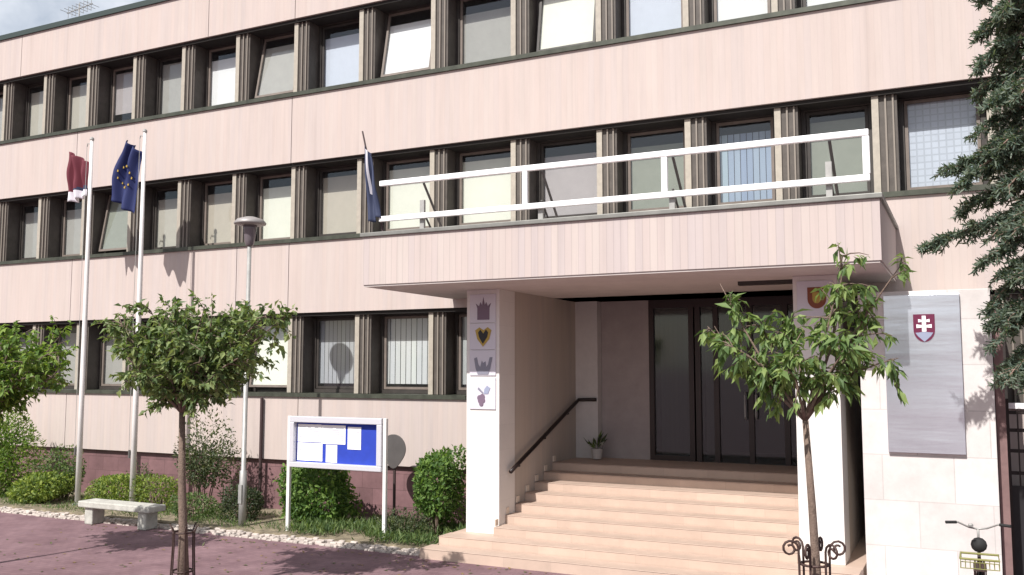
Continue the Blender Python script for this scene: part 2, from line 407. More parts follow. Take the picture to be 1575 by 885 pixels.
# canopy
CX0, CX1, CY, CZ0, CZ1 = 7.79, 15.83, -3.0, 4.43, 5.23
cp = MB().box(CX0, CX1, CY, -.003, CZ0, CZ1).build('canopy', M['clad_c'], B)
MB().box(CX0+.02, CX1-.02, CY+.02, 2.3, CZ0-.03, CZ0-.002).build('soffit', M['soffit'], cp)
mb = MB(); mb.box(CX0-.04, CX1+.04, CY-.04, CY+.25, CZ1+.002, CZ1+.07); mb.box(CX0-.04, CX0+.2, CY+.25, -.005, CZ1+.002, CZ1+.07); mb.box(CX1-.2, CX1+.04, CY+.25, -.005, CZ1+.002, CZ1+.07)
mb.build('coping', M['coping'], cp, bevel=.01)
MB().box(13.6, 14.5, -1.2, -1.05, CZ0-.09, CZ0-.031).build('ceiling_lamp', M['frame'], cp)

# entrance: pillars, side walls, back wall, doors
MB().box(9.03, 9.66, -1.65, -1.05, .29, CZ0-.031).build('pillar', M['pillar'], B, bevel=.006)
MB().box(14.50, 15.12, -1.65, -1.05, .29, CZ0-.031).build('pillar', M['pillar'], B, bevel=.006)
MB().box(9.30, 9.645, -1.047, 2.3, .0, CZ0-.031).build('stair_wall', M['clad_in'], B)
MB().box(14.52, 15.10, -1.047, 2.3, .0, CZ0-.031).build('stair_wall', M['clad_in'], B)
MB().box(9.646, 10.12, 1.78, 2.0, 1.27, CZ0-.031).build('entrance_post', M['backpost'], B)
MB().box(10.122, 11.12, 2.0, 2.2, 1.27, CZ0-.031).build('entrance_wall', M['backwall'], B)
D = MB(); y0, y1 = 2.0, 2.12; dz0, dz1 = 1.27, CZ0-.031
D.box(11.122, 11.22, y0, y1, dz0, dz1); D.box(11.22, 14.51, y0, y1, dz1-.16, dz1)
for x in (11.92, 12.05, 12.40, 13.05, 13.7, 14.41): D.box(x, x+.10, y0, y1, dz0, dz1-.16)
xs = [11.22, 11.92, 12.05, 12.40, 13.05, 13.7, 14.41]
D.box(11.22, 11.92, y0, y1, dz0, dz0+.10)
dr = D.build('entrance_door', M['doorframe'], B)
for a, b_ in ((11.22, 11.92), (12.15, 12.40), (12.50, 13.05), (13.15, 13.70), (13.80, 14.41)):
    MB().box(a, b_, y0+.05, y0+.062, dz0+(.1 if a < 11.5 else 0), dz1-.16).build('pane', M['doorglass'], dr)
for x in (13.0, 13.2): MB().tube([(x, 1.98, 2.1), (x, 1.93, 2.15), (x, 1.93, 2.55), (x, 1.98, 2.6)], .014, 6).build('handle', M['zinc'], dr)
mb = MB()
mb.box(11.26, 11.88, 2.35, 2.37, 1.3, 4.2); mb.box(12.16, 12.40, 2.35, 2.37, 1.3, 4.2)
mb.build('curtain', M['curtain'], B)
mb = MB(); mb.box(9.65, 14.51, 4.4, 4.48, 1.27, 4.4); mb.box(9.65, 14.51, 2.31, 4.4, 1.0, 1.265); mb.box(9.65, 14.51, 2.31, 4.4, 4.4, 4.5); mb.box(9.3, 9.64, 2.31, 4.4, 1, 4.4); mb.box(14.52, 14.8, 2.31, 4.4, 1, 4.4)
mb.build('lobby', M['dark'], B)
# white stone wall right of the entrance, upright brown strip at its right end
MB().box(15.40, 17.07, -1.70, -.05, 0, 4.12).build('stone_wall', M['white_stone'], B, bevel=.008)
MB().box(17.085, 17.20, -1.45, -.05, 0, 4.05).build('corner_strip', mat('corner_strip_brown', (.20, .125, .12), .85, var=.15), B)

# ---------------------------------------------------------------- steps
st = MB()
st.box(8.72, 15.36, -2.63, 2.0, -.05, .15); st.box(8.84, 15.36, -2.23, 2.0, .15, .29)
ys = [-1.83, -1.42, -1.02, -.62, -.22, .18, .58]
for i, y in enumerate(ys): st.box(9.646, 14.498, y, 2.0 if i < 6 else 2.3, .29+.14*i, .43+.14*i)
sto = thing('entrance_steps', 'broad flight of peach stone steps leading up to the dark entrance doors', 'steps', (12, -1, 0))
st.build('flight', M['step'], sto, bevel=.008)
# nosing lines: slightly proud tread slabs
ns = MB()
for x0, x1, y, z in [(8.72, 15.36, -2.63, .15), (8.84, 15.36, -2.23, .29)]+[(9.65, 14.494, y, .43+.14*i) for i, y in enumerate(ys)]:
    ns.box(x0+.004, x1-.004, y-.006, y+.38, z+.001, z+.012)
ns.build('tread', mat('tread_stone', (.46, .348, .282), .6, var=.10, scale=3), sto, bevel=.004)
sk = MB()
for i, y in enumerate(ys):
    sk.box(9.649, 9.672, y+.02, y+.13, .455+.14*i, .56+.14*i)
sk.build('skirting', M['skirt'], sto)

# handrail on the left stair wall
hr = thing('handrail', 'dark handrail sloping up the brown side wall of the steps', 'handrail', (9.7, 0, 1))
MB().tube([(9.73, -1.36, 1.30), (9.73, -1.2, 1.36), (9.73, 1.55, 2.36), (9.73, 1.72, 2.42), (9.95, 1.74, 2.43), (10.1, 1.74, 2.43)], .036, 8).build('rail', M['rail_dark'], hr, smooth=True)
for y in (-1.0, .1, 1.2): MB().tube([(9.646, y, 1.36+(y+1.2)*.3636-.09), (9.73, y, 1.36+(y+1.2)*.3636-.07), (9.73, y, 1.36+(y+1.2)*.3636)], .012, 6).build('bracket', M['rail_dark'], hr)

# ---------------------------------------------------------------- railing on the canopy
rl = thing('balcony_railing', 'white tubular railing with two long rails along the canopy edge', 'railing', (12, -2.9, 5.3))
for z in (6.13, 5.53): MB().box(8.05, 15.72, -2.93, -2.87, z-.045, z+.045).build('rail', M['white_paint'], rl, bevel=.012)
for x in (10.74, 12.96, 15.68):
    MB().box(x-.045, x+.045, -2.925, -2.875, 5.578, 6.082).build('post', M['white_paint'], rl, bevel=.008)
for x in (8.85, 10.98, 13.05, 15.2):
    MB().box(x-.04, x+.04, -2.86, -2.81, 5.30, 5.80 if x in (8.85, 15.2) else 5.5).build('foot', M['zinc'], rl)
    MB().tube([(x+.02, -2.84, 6.08), (x+.05, -2.15, 5.24)], .022, 6).build('strut', M['strut'], rl)
    MB().tube([(x+.01, -2.84, 5.62), (x+.03, -2.5, 5.24)], .018, 6).build('strut', M['strut'], rl)

# ---------------------------------------------------------------- coats of arms
def shield(cx, cz, w, h, n=8):
    pts = [(cx-w/2, cz+h/2), (cx+w/2, cz+h/2), (cx+w/2, cz-.05*h)]
    for i in range(1, n): 
        t = i/n*math.pi/2; pts.append((cx+w/2*math.cos(t), cz-.05*h-.45*h*math.sin(t)))
    pts.append((cx, cz-.5*h))
    for i in range(n-1, 0, -1):
        t = i/n*math.pi/2; pts.append((cx-w/2*math.cos(t), cz-.05*h-.45*h*math.sin(t)))
    pts.append((cx-w/2, cz-.05*h))
    return pts[::-1]
def plaque(x0, x1, z0, z1, label, y=-1.65):
    t = thing('coat_of_arms_plaque', label, 'plaque', ((x0+x1)/2, y, z0), 'heraldic plaques on the entrance pillars')
    MB().box(x0, x1, y-.022, y-.002, z0, z1).build('panel', M['ivory'], t, bevel=.003)
    return t, y-.023
def em(t, y, pts, m_, th=.008, name='emblem'): return MB().prism_y(pts, y-th, y, 0).build(name, M[m_], t)
t, y = plaque(9.10, 9.60, 3.83, 4.32, 'topmost plaque on the left pillar with a purple crowned tower emblem')
em(t, y, [(9.25, 3.88), (9.48, 3.88), (9.48, 4.08), (9.51, 4.16), (9.45, 4.11), (9.42, 4.18), (9.39, 4.12), (9.365, 4.26), (9.34, 4.12), (9.31, 4.18), (9.28, 4.11), (9.22, 4.16), (9.25, 4.08)], 'purple')
t, y = plaque(9.10, 9.60, 3.37, 3.82, 'second plaque down on the left pillar with a black and gold heart shape')
em(t, y, [(9.36, 3.42), (9.48, 3.55), (9.52, 3.70), (9.45, 3.75), (9.37, 3.70), (9.29, 3.75), (9.21, 3.70), (9.25, 3.55)], 'gold')
em(t, y-.008, [(9.36, 3.47), (9.44, 3.58), (9.46, 3.66), (9.42, 3.71), (9.37, 3.64), (9.31, 3.71), (9.27, 3.66), (9.29, 3.58)], 'black')
t, y = plaque(9.10, 9.60, 2.93, 3.36, 'third plaque down on the left pillar with black antler like arms')
em(t, y, [(9.26, 2.95), (9.46, 2.95), (9.50, 3.05), (9.54, 3.24), (9.49, 3.24), (9.46, 3.12), (9.42, 3.07), (9.41, 3.17), (9.36, 3.14), (9.34, 3.18), (9.31, 3.07), (9.27, 3.12), (9.24, 3.24), (9.19, 3.22), (9.22, 3.05)], 'greyink')
t, y = plaque(9.10, 9.60, 2.36, 2.90, 'lowest plaque on the left pillar with a purple grape emblem')
g1 = MB()
for (a, b_, r_) in ((9.30, 2.55, .05), (9.35, 2.57, .05), (9.31, 2.50, .045), (9.36, 2.51, .045), (9.33, 2.45, .04)):
    g1.prism_y([(a+r_*math.cos(-q*math.pi/5), b_+r_*math.sin(-q*math.pi/5)) for q in range(10)][::-1], y-.006-rnd.random()*.004, y)
g1.build('emblem', M['purple'], t)
em(t, y, [(9.38, 2.62), (9.46, 2.62), (9.50, 2.72), (9.44, 2.76), (9.39, 2.70)], 'bluehill', name='leaf_emblem')
em(t, y, [(9.26, 2.70), (9.36, 2.62), (9.37, 2.64), (9.28, 2.73)], 'greyink', name='stem_emblem')
t, y = plaque(14.56, 15.06, 3.80, 4.32, 'single plaque on the right pillar with a russet and orange shield')
em(t, y, shield(14.84, 4.07, .26, .31), 'rust'); em(t, y-.008, shield(14.84, 4.07, .12, .16), 'gold', name='charge')
# large steel board with national arms
sb = thing('steel_board', 'tall brushed steel board with a red double cross shield on the white wall', 'sign', (16.2, -1.7, 1.9))
MB().box(15.74, 16.70, -1.76, -1.702, 1.90, 4.06).build('panel', M['steel'], sb, bevel=.004)
em(sb, -1.761, shield(16.25, 3.60, .27, .38), 'red', .01, 'shield')
cx, cz = 16.25, 3.60; yb = -1.7715
w = MB()
w.prism_y([(cx-0.0280, cz-0.0480), (cx+0.0280, cz-0.0480), (cx+0.0240, cz+0.1680), (cx-0.0240, cz+0.1680)], yb-.006, yb)
w.prism_y([(cx-0.0720, cz+0.0800), (cx-0.0244, cz+0.0840), (cx-0.0244, cz+0.1120), (cx-0.0720, cz+0.1240)], yb-.006, yb)
w.prism_y([(cx+0.0252, cz+0.0840), (cx+0.0720, cz+0.0800), (cx+0.0720, cz+0.1240), (cx+0.0252, cz+0.1120)], yb-.006, yb)
w.prism_y([(cx-0.0960, cz+0.0000), (cx-0.0276, cz+0.0080), (cx-0.0276, cz+0.0400), (cx-0.0960, cz+0.0520)], yb-.006, yb)
w.prism_y([(cx+0.0276, cz+0.0080), (cx+0.0960, cz+0.0000), (cx+0.0960, cz+0.0520), (cx+0.0276, cz+0.0400)], yb-.006, yb)
w.build('double_cross', M['paper'], sb)
w = MB(); w.prism_y([(cx-0.0800, cz-0.1120), (cx, cz-0.1880), (cx+0.0800, cz-0.1120), (cx+0.1120, cz-0.0640), (cx+0.0640, cz-0.0600), (cx, cz-0.0504), (cx-0.0640, cz-0.0600), (cx-0.1120, cz-0.0640)], yb-.004, yb)
w.build('hills', M['bluehill'], sb)

# ---------------------------------------------------------------- flagpoles and flags
def flagpole(x, y, label, top=8.22):
    t = thing('flagpole', label, 'flagpole', (x, y, 0), 'white flagpoles in front of the building')
    MB().tube([(x, y, .0), (x, y, 2.8), (x, y, 5.5), (x-.01, y, top)], [.062, .056, .048, .035], 12).build('pole', M['pole_white'], t, smooth=True)
    MB().lathe((x-.01, y, top), [(.036, 0), (.05, .02), (.045, .06), (.01, .09)], 10).build('cap', M['zinc'], t)
    MB().tube([(x-.01, y, top-.08), (x-.14, y, top-.05), (x-.16, y, top-.12)], .012, 6).build('pulley_arm', M['zinc'], t)
    MB().tube([(x-.09, y-.06, top-.1), (x-.085, y-.07, 4.5), (x-.07, y-.07, 1.25)], .006, 5).build('halyard', M['zinc'], t)
    mb = MB(); mb.box(x-.08, x-.04, y-.08, y-.05, 1.15, 1.32); mb.build('cleat', M['strut'], t)
    MB().lathe((x, y, 0), [(.12, 0), (.12, .08), (.07, .11)], 12).build('base', M['zinc'], t)
flagpole(-.92, -1.32, 'left white flagpole carrying the maroon flag')
flagpole(.73, -1.30, 'right white flagpole carrying the dark blue flag')
def cloth(name, c00, c10, c11, c01, folds, amp, mats, mfun, label, cat='flag', nu=22, nv=26, bulge=0):
    """c00 hoist top, c10 fly top, c11 fly bottom, c01 hoist bottom"""
    c00, c10, c11, c01 = map(Vector, (c00, c10, c11, c01)); mb = MB(); ph = rnd.uniform(0, 6)
    for j in range(nv+1):
        for i in range(nu+1):
            u, v = i/nu, j/nv
            p = (c00*(1-u)+c10*u)*(1-v)+(c01*(1-u)+c11*u)*v
            a = amp*min(1, u*4+.15)
            p = p+Vector((bulge*math.sin(math.pi*v)*u, a*math.sin(folds*2*math.pi*u+ph+1.4*v)+.3*a*math.sin(9*v+7*u), .25*a*math.sin(folds*2*math.pi*u+1)))
            mb.v.append(tuple(p))
    for j in range(nv):
        for i in range(nu):
            k_ = j*(nu+1)+i; mb.f.append((k_, k_+1, k_+nu+2, k_+nu+1)); mb.m.append(mfun((i+.5)/nu, (j+.5)/nv))
    ob = mb.build(name, mats, None, smooth=True, loc=tuple(c00))
    so = ob.modifiers.new('thickness', 'SOLIDIFY'); so.thickness = .006
    return tag(ob, label, cat)
cloth('flag', (-.98, -1.34, 7.72), (-1.64, -1.36, 8.02), (-1.46, -1.38, 6.82), (-1.0, -1.34, 6.95), 2.2, .09,
      [M['maroon'], M['navy'], M['whitecloth']], lambda u, v: 0 if v < .70+.1*u else (1 if v < .80 else 2), 'limp maroon flag with a white lower stripe on the left flagpole')
fl = cloth('flag', (.67, -1.32, 7.78), (.26, -1.34, 8.08), (-.22, -1.38, 6.85), (.50, -1.34, 6.42), 2.0, .10,
      [M['eublue']], lambda u, v: 0, 'dark blue flag with a ring of gold stars on the right flagpole', bulge=-.12)
# stars stitched on the cloth
vs = [v.co.copy() for v in fl.data.vertices]
for q in range(12):
    a = 2*math.pi*q/12; u = .5+.26*math.cos(a); v = .48+.2*math.sin(a)
    c = vs[int(round(v*26))*23+int(round(u*22))]
    pts = []
    for e_ in range(10):
        rr = .034 if e_ % 2 == 0 else .014; pts.append((c.x+rr*math.sin(e_*math.pi/5), c.z+rr*math.cos(e_*math.pi/5)))
    so = MB().prism_y(pts[::-1], c.y-.02, c.y-.008).build('star', M['gold'], None); so.parent = fl
cf = thing('small_flagpole', 'short dark flagstaff leaning outward at the left end of the canopy', 'flagpole', (8.02, -2.75, 5.24))
MB().tube([(8.04, -2.75, 5.25), (7.57, -2.75, 7.12)], [.022, .014], 8).build('staff', M['postdark'], cf)
MB().lathe((8.04, -2.75, 5.235), [(.06, 0), (.06, .04), (.03, .1)], 10).build('socket', M['strut'], cf)
cloth('flag', (7.64, -2.78, 6.85), (7.88, -2.86, 6.60), (8.10, -2.95, 5.55), (7.76, -2.80, 5.50), 1.4, .07,
      [M['navy'], M['whitecloth']], lambda u, v: 1 if (.25 < u < .37 and v < .6) else 0, 'small navy and white flag drooping from the short canopy flagstaff')

# ---------------------------------------------------------------- street lamp
x, y = 4.29, -1.86
t = thing('street_lamp', 'slim grey street lamp with a mushroom hood before the pink facade', 'street lamp', (x, y, 0))
MB().tube([(x, y, 0), (x, y, 1.1), (x, y, 1.12), (x+.01, y, 5.45)], [.075, .07, .048, .04], 12).build('pole', M['zinc'], t, smooth=True)
MB().lathe((x+.01, y, 5.42), [(.05, 0), (.075, .03), (.10, .12), (.13, .34), (.135, .42)], 16).build('lantern', M['lampglass'], t, smooth=True)
MB().lathe((x+.01, y, 5.83), [(.14, 0), (.30, .02), (.31, .05), (.25, .12), (.09, .17), (.02, .18)], 24).build('hood', M['lantern'], t, smooth=True)
MB().box(x-.04, x+.04, y-.085, y-.06, .5, .85).build('access_door', M['zinc'], t)

# ---------------------------------------------------------------- notice board
y = -1.86
nb = thing('notice_board', 'glazed blue notice board in a silver frame on two white posts', 'notice board', (6.45, y, 0))
for x in (5.39, 7.52): MB().box(x-.032, x+.032, y-.032, y+.032, 0, 2.17).build('post', M['pole_white'], nb, bevel=.006)
f = MB(); f.box(5.435, 7.475, y-.07, y+.07, 2.06, 2.17); f.box(5.435, 7.475, y-.07, y+.07, 1.24, 1.335); f.box(5.435, 5.53, y-.07, y+.07, 1.335, 2.06); f.box(7.37, 7.475, y-.07, y+.07, 1.335, 2.06)
f.build('frame', M['silver'], nb, bevel=.01)
MB().box(5.53, 7.37, y+.03, y+.06, 1.335, 2.06).build('back_panel', M['blue'], nb)
def paper(x0, x1, z0, z1, label):
    t = thing('paper_notice', label, 'notice', ((x0+x1)/2, y+.02, z0), 'papers pinned in the notice board')
    MB().box(x0, x1, y+.022, y+.028, z0, z1).build('sheet', M['paper'], t)
    pr = MB(); z = z1-.05
    while z > z0+.05:
        xx = x0+.04
        while xx < x1-.08:
            w_ = min(rnd.uniform(.06, .22), x1-.04-xx); pr.box(xx, xx+w_, y+.0195, y+.0215, z-.012, z); xx += w_+rnd.uniform(.03, .12)
        z -= rnd.choice((.035, .035, .07))
    pr.build('print', M['print'], t)
paper(5.56, 6.10, 1.70, 2.025, 'white sheet at the upper left of the notice board'); paper(6.105, 6.64, 1.68, 2.02, 'white sheet beside the upper left one, left of the dark gap')
paper(6.69, 6.98, 1.60, 2.0, 'tall narrow white sheet at the top edging the bare blue felt'); paper(5.56, 6.13, 1.36, 1.685, 'white sheet at the lower left corner of the notice board')
paper(6.21, 6.46, 1.35, 1.665, 'small white sheet low in the board with blue felt to its right')

# round sign
x, y = 6.86, -.6
t = thing('round_sign', 'dark grey round sign on a thin post behind the notice board', 'sign', (x, y, 0))
MB().tube([(x, y+.04, 0), (x, y+.04, 1.7)], .028, 8).build('post', M['postdark'], t)
dm = MB(); dm.prism_y([(x+.275*math.sin(q*2*math.pi/32), 1.52+.275*math.cos(q*2*math.pi/32)-(.10*max(0, -math.cos(q*2*math.pi/32))**6)) for q in range(32)][::-1], y-.012, y+.01)
dm.build('disc', M['signback'], t, bevel=.004)

# bench
t = thing('bench', 'low concrete slab bench beside the planted bed', 'bench', (1.85, -2.5, 0))
MB().box(.92, 2.86, -2.80, -2.38, .33, .45).build('seat', M['concrete'], t, bevel=.02)
for x in (1.05, 2.50): MB().box(x, x+.22, -2.74, -2.44, 0, .329).build('leg', M['concrete'], t, bevel=.02)

# ---------------------------------------------------------------- foliage
def rv(): 
    while True:
        v = Vector((rnd.uniform(-1, 1), rnd.uniform(-1, 1), rnd.uniform(-1, 1)))
        if .05 < v.length < 1: return v.normalized()
def leaf(mb, p, d, n, L_, W_, nm=3, fold=.25):
    """pointed leaf: two folded halves around the mid-rib"""
    d = d.normalized(); s = d.cross(n)
    if s.length < 1e-3: s = d.cross(Vector((.3, .5, .8)))
    s.normalize(); n = s.cross(d)
    mi = rnd.randrange(nm); v_ = rnd.choice((.55, .8, 1, 1, 1.15)); L_ *= v_; W_ *= v_
    a = p; c = p+d*L_-n*L_*.12; l = p+d*L_*.45+s*W_*.5+n*W_*fold; r = p+d*L_*.45-s*W_*.5+n*W_*fold; mid = p+d*L_*.5
    k_ = len(mb.v); mb.v += [tuple(q) for q in (a, l, c, r, mid)]
    mb.f += [(k_, k_+4, k_+2, k_+1), (k_, k_+3, k_+2, k_+4)]; mb.m += [mi, mi]
def curve(a, b_, sag=0., n=6, wob=.05):
    a, b_ = Vector(a), Vector(b_); off = rv()*wob*(b_-a).length
    return [a.lerp(b_, i/n)+off*math.sin(math.pi*i/n)+Vector((0, 0, sag*math.sin(math.pi*i/n))) for i in range(n+1)]
def tree(label, base, trunk, limbs, twigs, per, L_, W_, leaves, tr=.045, droop=.5, tl=.35, cat='tree', group=None):
    t = thing('street_tree', label, cat, base, group)
    tb = MB(); lb = MB()
    tp = [Vector(p) for p in trunk]
    rad = [tr*(1-.42*i/(len(tp)-1)) for i in range(len(tp))]; rad[0] *= 1.3
    tb.tube(tp, rad, 9)
    for lm in limbs:
        start = tp[-1] if lm[0] is None else Vector(lm[0])
        pts = curve(start, lm[1], sag=rnd.uniform(.0, .12), wob=.07)
        tb.tube(pts, [tr*.40*(1-.8*i/(len(pts)-1)) for i in range(len(pts))], 6)
        for q in range(twigs):
            f_ = rnd.uniform(.25, 1.0); i = min(int(f_*6), 5); p = pts[i].lerp(pts[i+1], f_*6-i)
            dr_ = (pts[i+1]-pts[i]).normalized()
            dd = (dr_*.6+rv()*.9+Vector((0, 0, .1))).normalized(); ln = tl*rnd.uniform(.5, 1.2)
            e_ = p+dd*ln+Vector((0, 0, -droop*.15*ln))
            tw = curve(p, e_, .02, 3); tb.tube(tw, [.008, .007, .005, .003], 4, cap=False)
            for z in range(per):
                g_ = rnd.uniform(.2, 1.05); c = p.lerp(e_, g_)+rv()*.02
                ld = (dd*.5+rv()*.9+Vector((0, 0, -droop))).normalized()
                leaf(lb, c, ld, (Vector((0, 0, 1))+rv()*.7).normalized(), L_*rnd.uniform(.6, 1.2), W_*rnd.uniform(.7, 1.2))
    tb.build('trunk', M['bark'], t, smooth=True); lb.build('crown', leaves, t)
    return t
SG = 'young street trees along the pavement'
# left round tree
bx, by = 7.18, -6.2
lim = []
for q in range(36):
    a = rnd.uniform(0, 2*math.pi); rr = rnd.uniform(.25, 1.0)**.6
    z = 2.62+.50*rr+rnd.random()*(1.28-.55*rr)
    lim.append((None, (bx+.06+.98*rr*math.cos(a), by+.95*rr*math.sin(a), z)))
lim += [(None, (bx+1.6, by+.1, 3.72)), (None, (bx+1.5, by-.1, 3.75)), (None, (bx+1.3, by-.1, 3.3)), (None, (bx-1.2, by, 3.80)), (None, (bx-1.2, by+.1, 3.15)), (None, (bx-.3, by, 3.95)), (None, (bx+.3, by, 3.9))]
tree('leafy young tree with a round dense crown before the street lamp', (bx, by, 0), [(bx+.06, by, 0), (bx+.03, by, .8), (bx-.03, by, 1.6), (bx-.06, by, 2.45)], lim, 18, 15, .115, .066, LS['street'], .070, .45, group=SG)
# leftmost tree, mostly outside the frame
bx, by = 2.92, -6.0; lim = []
for q in range(26):
    a = rnd.uniform(0, 2*math.pi); rr = rnd.uniform(.25, 1.0)**.6
    lim.append((None, (bx+1.20*rr*math.cos(a), by+1.0*rr*math.sin(a), 2.75+rnd.random()*1.2*(1-.35*rr))))
tree('young tree with a bright green crown cut by the left edge', (bx, by, 0), [(bx, by, 0), (bx+.02, by, 1.), (bx-.02, by, 2.3)], lim, 16, 14, .12, .068, LS['bright'], .05, .5, group=SG)
# right tree: open crown, long drooping leaves
bx, by = 15.27, -5.8; top = (bx-.01, by, 2.52)
lim = [(None, (14.42, by, 3.95)), (None, (14.25, by+.1, 3.50)), (None, (14.50, by-.2, 3.30)), (None, (15.05, by+.1, 3.55)), (None, (15.66, by, 4.18)), (None, (15.62, by-.1, 3.85)), (None, (16.25, by, 4.12)),
       (None, (16.15, by+.1, 3.15)), (None, (15.75, by-.2, 3.3)), (None, (14.80, by+.2, 3.55)), (None, (15.2, by-.3, 3.25)), (None, (15.9, by+.2, 3.55)), (None, (14.75, by, 3.0))]
tree('young tree with open crown and long drooping leaves before the entrance', (bx, by, 0), [(bx+.06, by, 0), (bx+.06, by, .9), (bx+.03, by, 1.7), top], lim, 13, 11, .165, .056, LS['cherry'], .054, 1.0, .26, group=SG)

def guard(x, y, label, h=1.02, scroll=True):
    t = thing('tree_guard', label, 'tree guard', (x, y, 0), 'iron tree guards around the young trees')
    for z in (.35, h): MB().tube([(x+.135*math.cos(q*math.pi/8), y+.135*math.sin(q*math.pi/8), z) for q in range(17)], .013, 6).build('ring', M['iron'], t)
    for q in range(6):
        a = q*math.pi/3+.4; c_, s_ = math.cos(a), math.sin(a)
        pts = [(.20, 0), (.165, .3), (.148, .7), (.150, h)]
        if scroll:
            pts += [(.152, h+.06)]+[(.238+(.086-.055*w_/15)*math.cos(R(185-w_*33)), h+.15+(.086-.055*w_/15)*math.sin(R(185-w_*33))) for w_ in range(16)]
        else: pts += [(.17, h+.06), (.2, h+.1)]
        MB().tube([(x+r_*c_, y+r_*s_, z) for r_, z in pts], .0125 if scroll else .010, 6).build('bar', M['iron'], t, smooth=True)
guard(15.31, -5.8, 'iron tree guard with curled scroll tops around the open crowned tree', 1.10)
guard(7.22, -6.2, 'plain iron tree guard around the dense round tree', .86, False)

# spruce on the right
t = thing('spruce_tree', 'tall blue green spruce with drooping boughs at the right edge', 'tree', (17.75, -3.6, 0))
tx, ty = 17.75, -3.6
tb = MB(); nbm = MB()
tb.tube([(tx, ty, 0), (tx+.02, ty, 3), (tx, ty, 6), (tx, ty, 9.5)], [.14, .12, .085, .02], 10)
def bough(p0, p1, dens=1., w=.36):
    pts = curve(p0, p1, sag=.10, n=8, wob=.05)
    tb.tube(pts, [.03*(1-.8*i/8) for i in range(9)], 6)
    d = (Vector(p1)-Vector(p0)); Ln = d.length; d.normalize(); s = d.cross(Vector((0, 0, 1))).normalized()
    for q in range(int(40*Ln*dens)):
        f_ = rnd.uniform(.12, 1)**.8; i = min(int(f_*8), 7); p = pts[i].lerp(pts[i+1], f_*8-i)
        side = rnd.choice((-1, 1)); ln = w*(1.15-f_*.7)*rnd.uniform(.6, 1.2)
        e_ = p+(d*rnd.uniform(.3, .9)+s*side*rnd.uniform(.2, 1)+Vector((0, 0, rnd.uniform(-.75, .15)))).normalized()*ln
        tb.tube([p, e_], [.006, .003], 4, cap=False)
        tw = (e_-p).normalized()
        for k_ in range(int(95*ln)+6):
            c = p.lerp(e_, rnd.uniform(.05, 1.03)); nd = (tw*.7+rv()*.9).normalized(); sd = nd.cross(rv()).normalized()*.010
            ll = rnd.uniform(.045, .085); mi = rnd.randrange(3)
            a_ = c+nd*ll; k2 = len(nbm.v); nbm.v += [tuple(c-sd), tuple(c+sd), tuple(a_+sd*.5), tuple(a_-sd*.5)]; nbm.f.append((k2, k2+1, k2+2, k2+3)); nbm.m.append(mi)
T = lambda z: (tx, ty, z)
for p0, p1, dn in ((T(4.9), (16.35, ty, 4.50), 1.2), (T(4.7), (16.95, ty-.3, 4.25), 1.1), (T(5.5), (16.62, ty, 5.42), 1.3), (T(5.7), (16.75, ty-.3, 5.15), 1.3), (T(5.2), (16.8, ty+.2, 4.95), 1.2), (T(6.1), (16.95, ty-.2, 5.75), 1.1),
                   (T(6.7), (17.0, ty, 6.3), 1.2), (T(6.9), (17.02, ty-.2, 6.55), 1.2), (T(7.3), (17.05, ty, 7.0), 1.2), (T(7.7), (17.1, ty, 7.4), 1.2), (T(6.6), (17.25, ty-.4, 6.0), 1.1), (T(8.0), (17.2, ty, 7.9), 1.),
                   (T(4.3), (17.02, ty, 3.75), 1.2), (T(4.0), (17.05, ty-.2, 3.35), 1.2), (T(4.1), (17.25, ty+.3, 3.5), 1.1), (T(3.6), (17.1, ty, 2.95), 1.1), (T(3.5), (17.3, ty-.4, 2.9), 1.1), (T(4.6), (17.3, ty-.6, 4.0), 1.1), (T(5.0), (17.4, ty-.7, 4.6), 1.1),
                   (T(3.3), (17.45, ty-.6, 2.85), 1.1)):
    bough(p0, p1, dn)
for z in (3.3, 3.9, 4.4, 4.9, 5.4, 5.9, 6.4, 6.9, 7.4, 7.9, 8.4, 8.9):
    for q in range(7):
        a = rnd.uniform(0, 6.28); rr = min(.72+.5*(math.cos(a) > 0), .35+(9.8-z)*.22)
        bough(T(z), (tx+rr*math.cos(a), ty+rr*math.sin(a), z-.35), .8)
tb.build('trunk', M['bark2'], t, smooth=True); nbm.build('crown', LS['spruce'], t)

def shrub(name, label, c, r, leaves, n, L_, W_, box=0., stems=True, cat='shrub', lumps=7, group=None, hollow=.55):
    """clump of leaves through a lumpy ellipsoid (box > 0 squares it off like a clipped hedge)"""
    t = thing(name, label, cat, (c[0], c[1], .05), group)
    lb = MB(); tb = MB(); lp = [(rv(), rnd.uniform(.10, .52)) for _ in range(lumps)]
    for q in range(n):
        d = rv(); k_ = 1.0
        if box: k_ = 1/max(abs(d.x), abs(d.y), abs(d.z))*box+(1-box); k_ = min(k_, 1.45)
        amp = 1-.22+sum(a*max(0, d.dot(v))**5 for v, a in lp)
        f_ = (hollow+(1-hollow)*rnd.random()**.6)*k_*amp
        p = Vector((c[0]+d.x*r[0]*f_, c[1]+d.y*r[1]*f_, max(.1, c[2]+d.z*r[2]*f_)))
        ld = (d*.7+rv()*.8+Vector((0, 0, .15))).normalized()
        leaf(lb, p, ld, (d+rv()*.6).normalized(), L_*rnd.uniform(.6, 1.3), W_*rnd.uniform(.7, 1.2))
    for q in range(9):
        d = rv(); e_ = Vector((c[0]+d.x*r[0]*.7, c[1]+d.y*r[1]*.7, c[2]+abs(d.z)*r[2]*.6))
        tb.tube(curve((c[0]+d.x*.1, c[1]+d.y*.1, .03), e_, 0, 4, .08), [.018, .014, .011, .008, .005], 5)
    tb.build('stem', M['bark'], t); lb.build('foliage', leaves, t)
    return t
SB = 'shrubs in the planted bed along the facade'
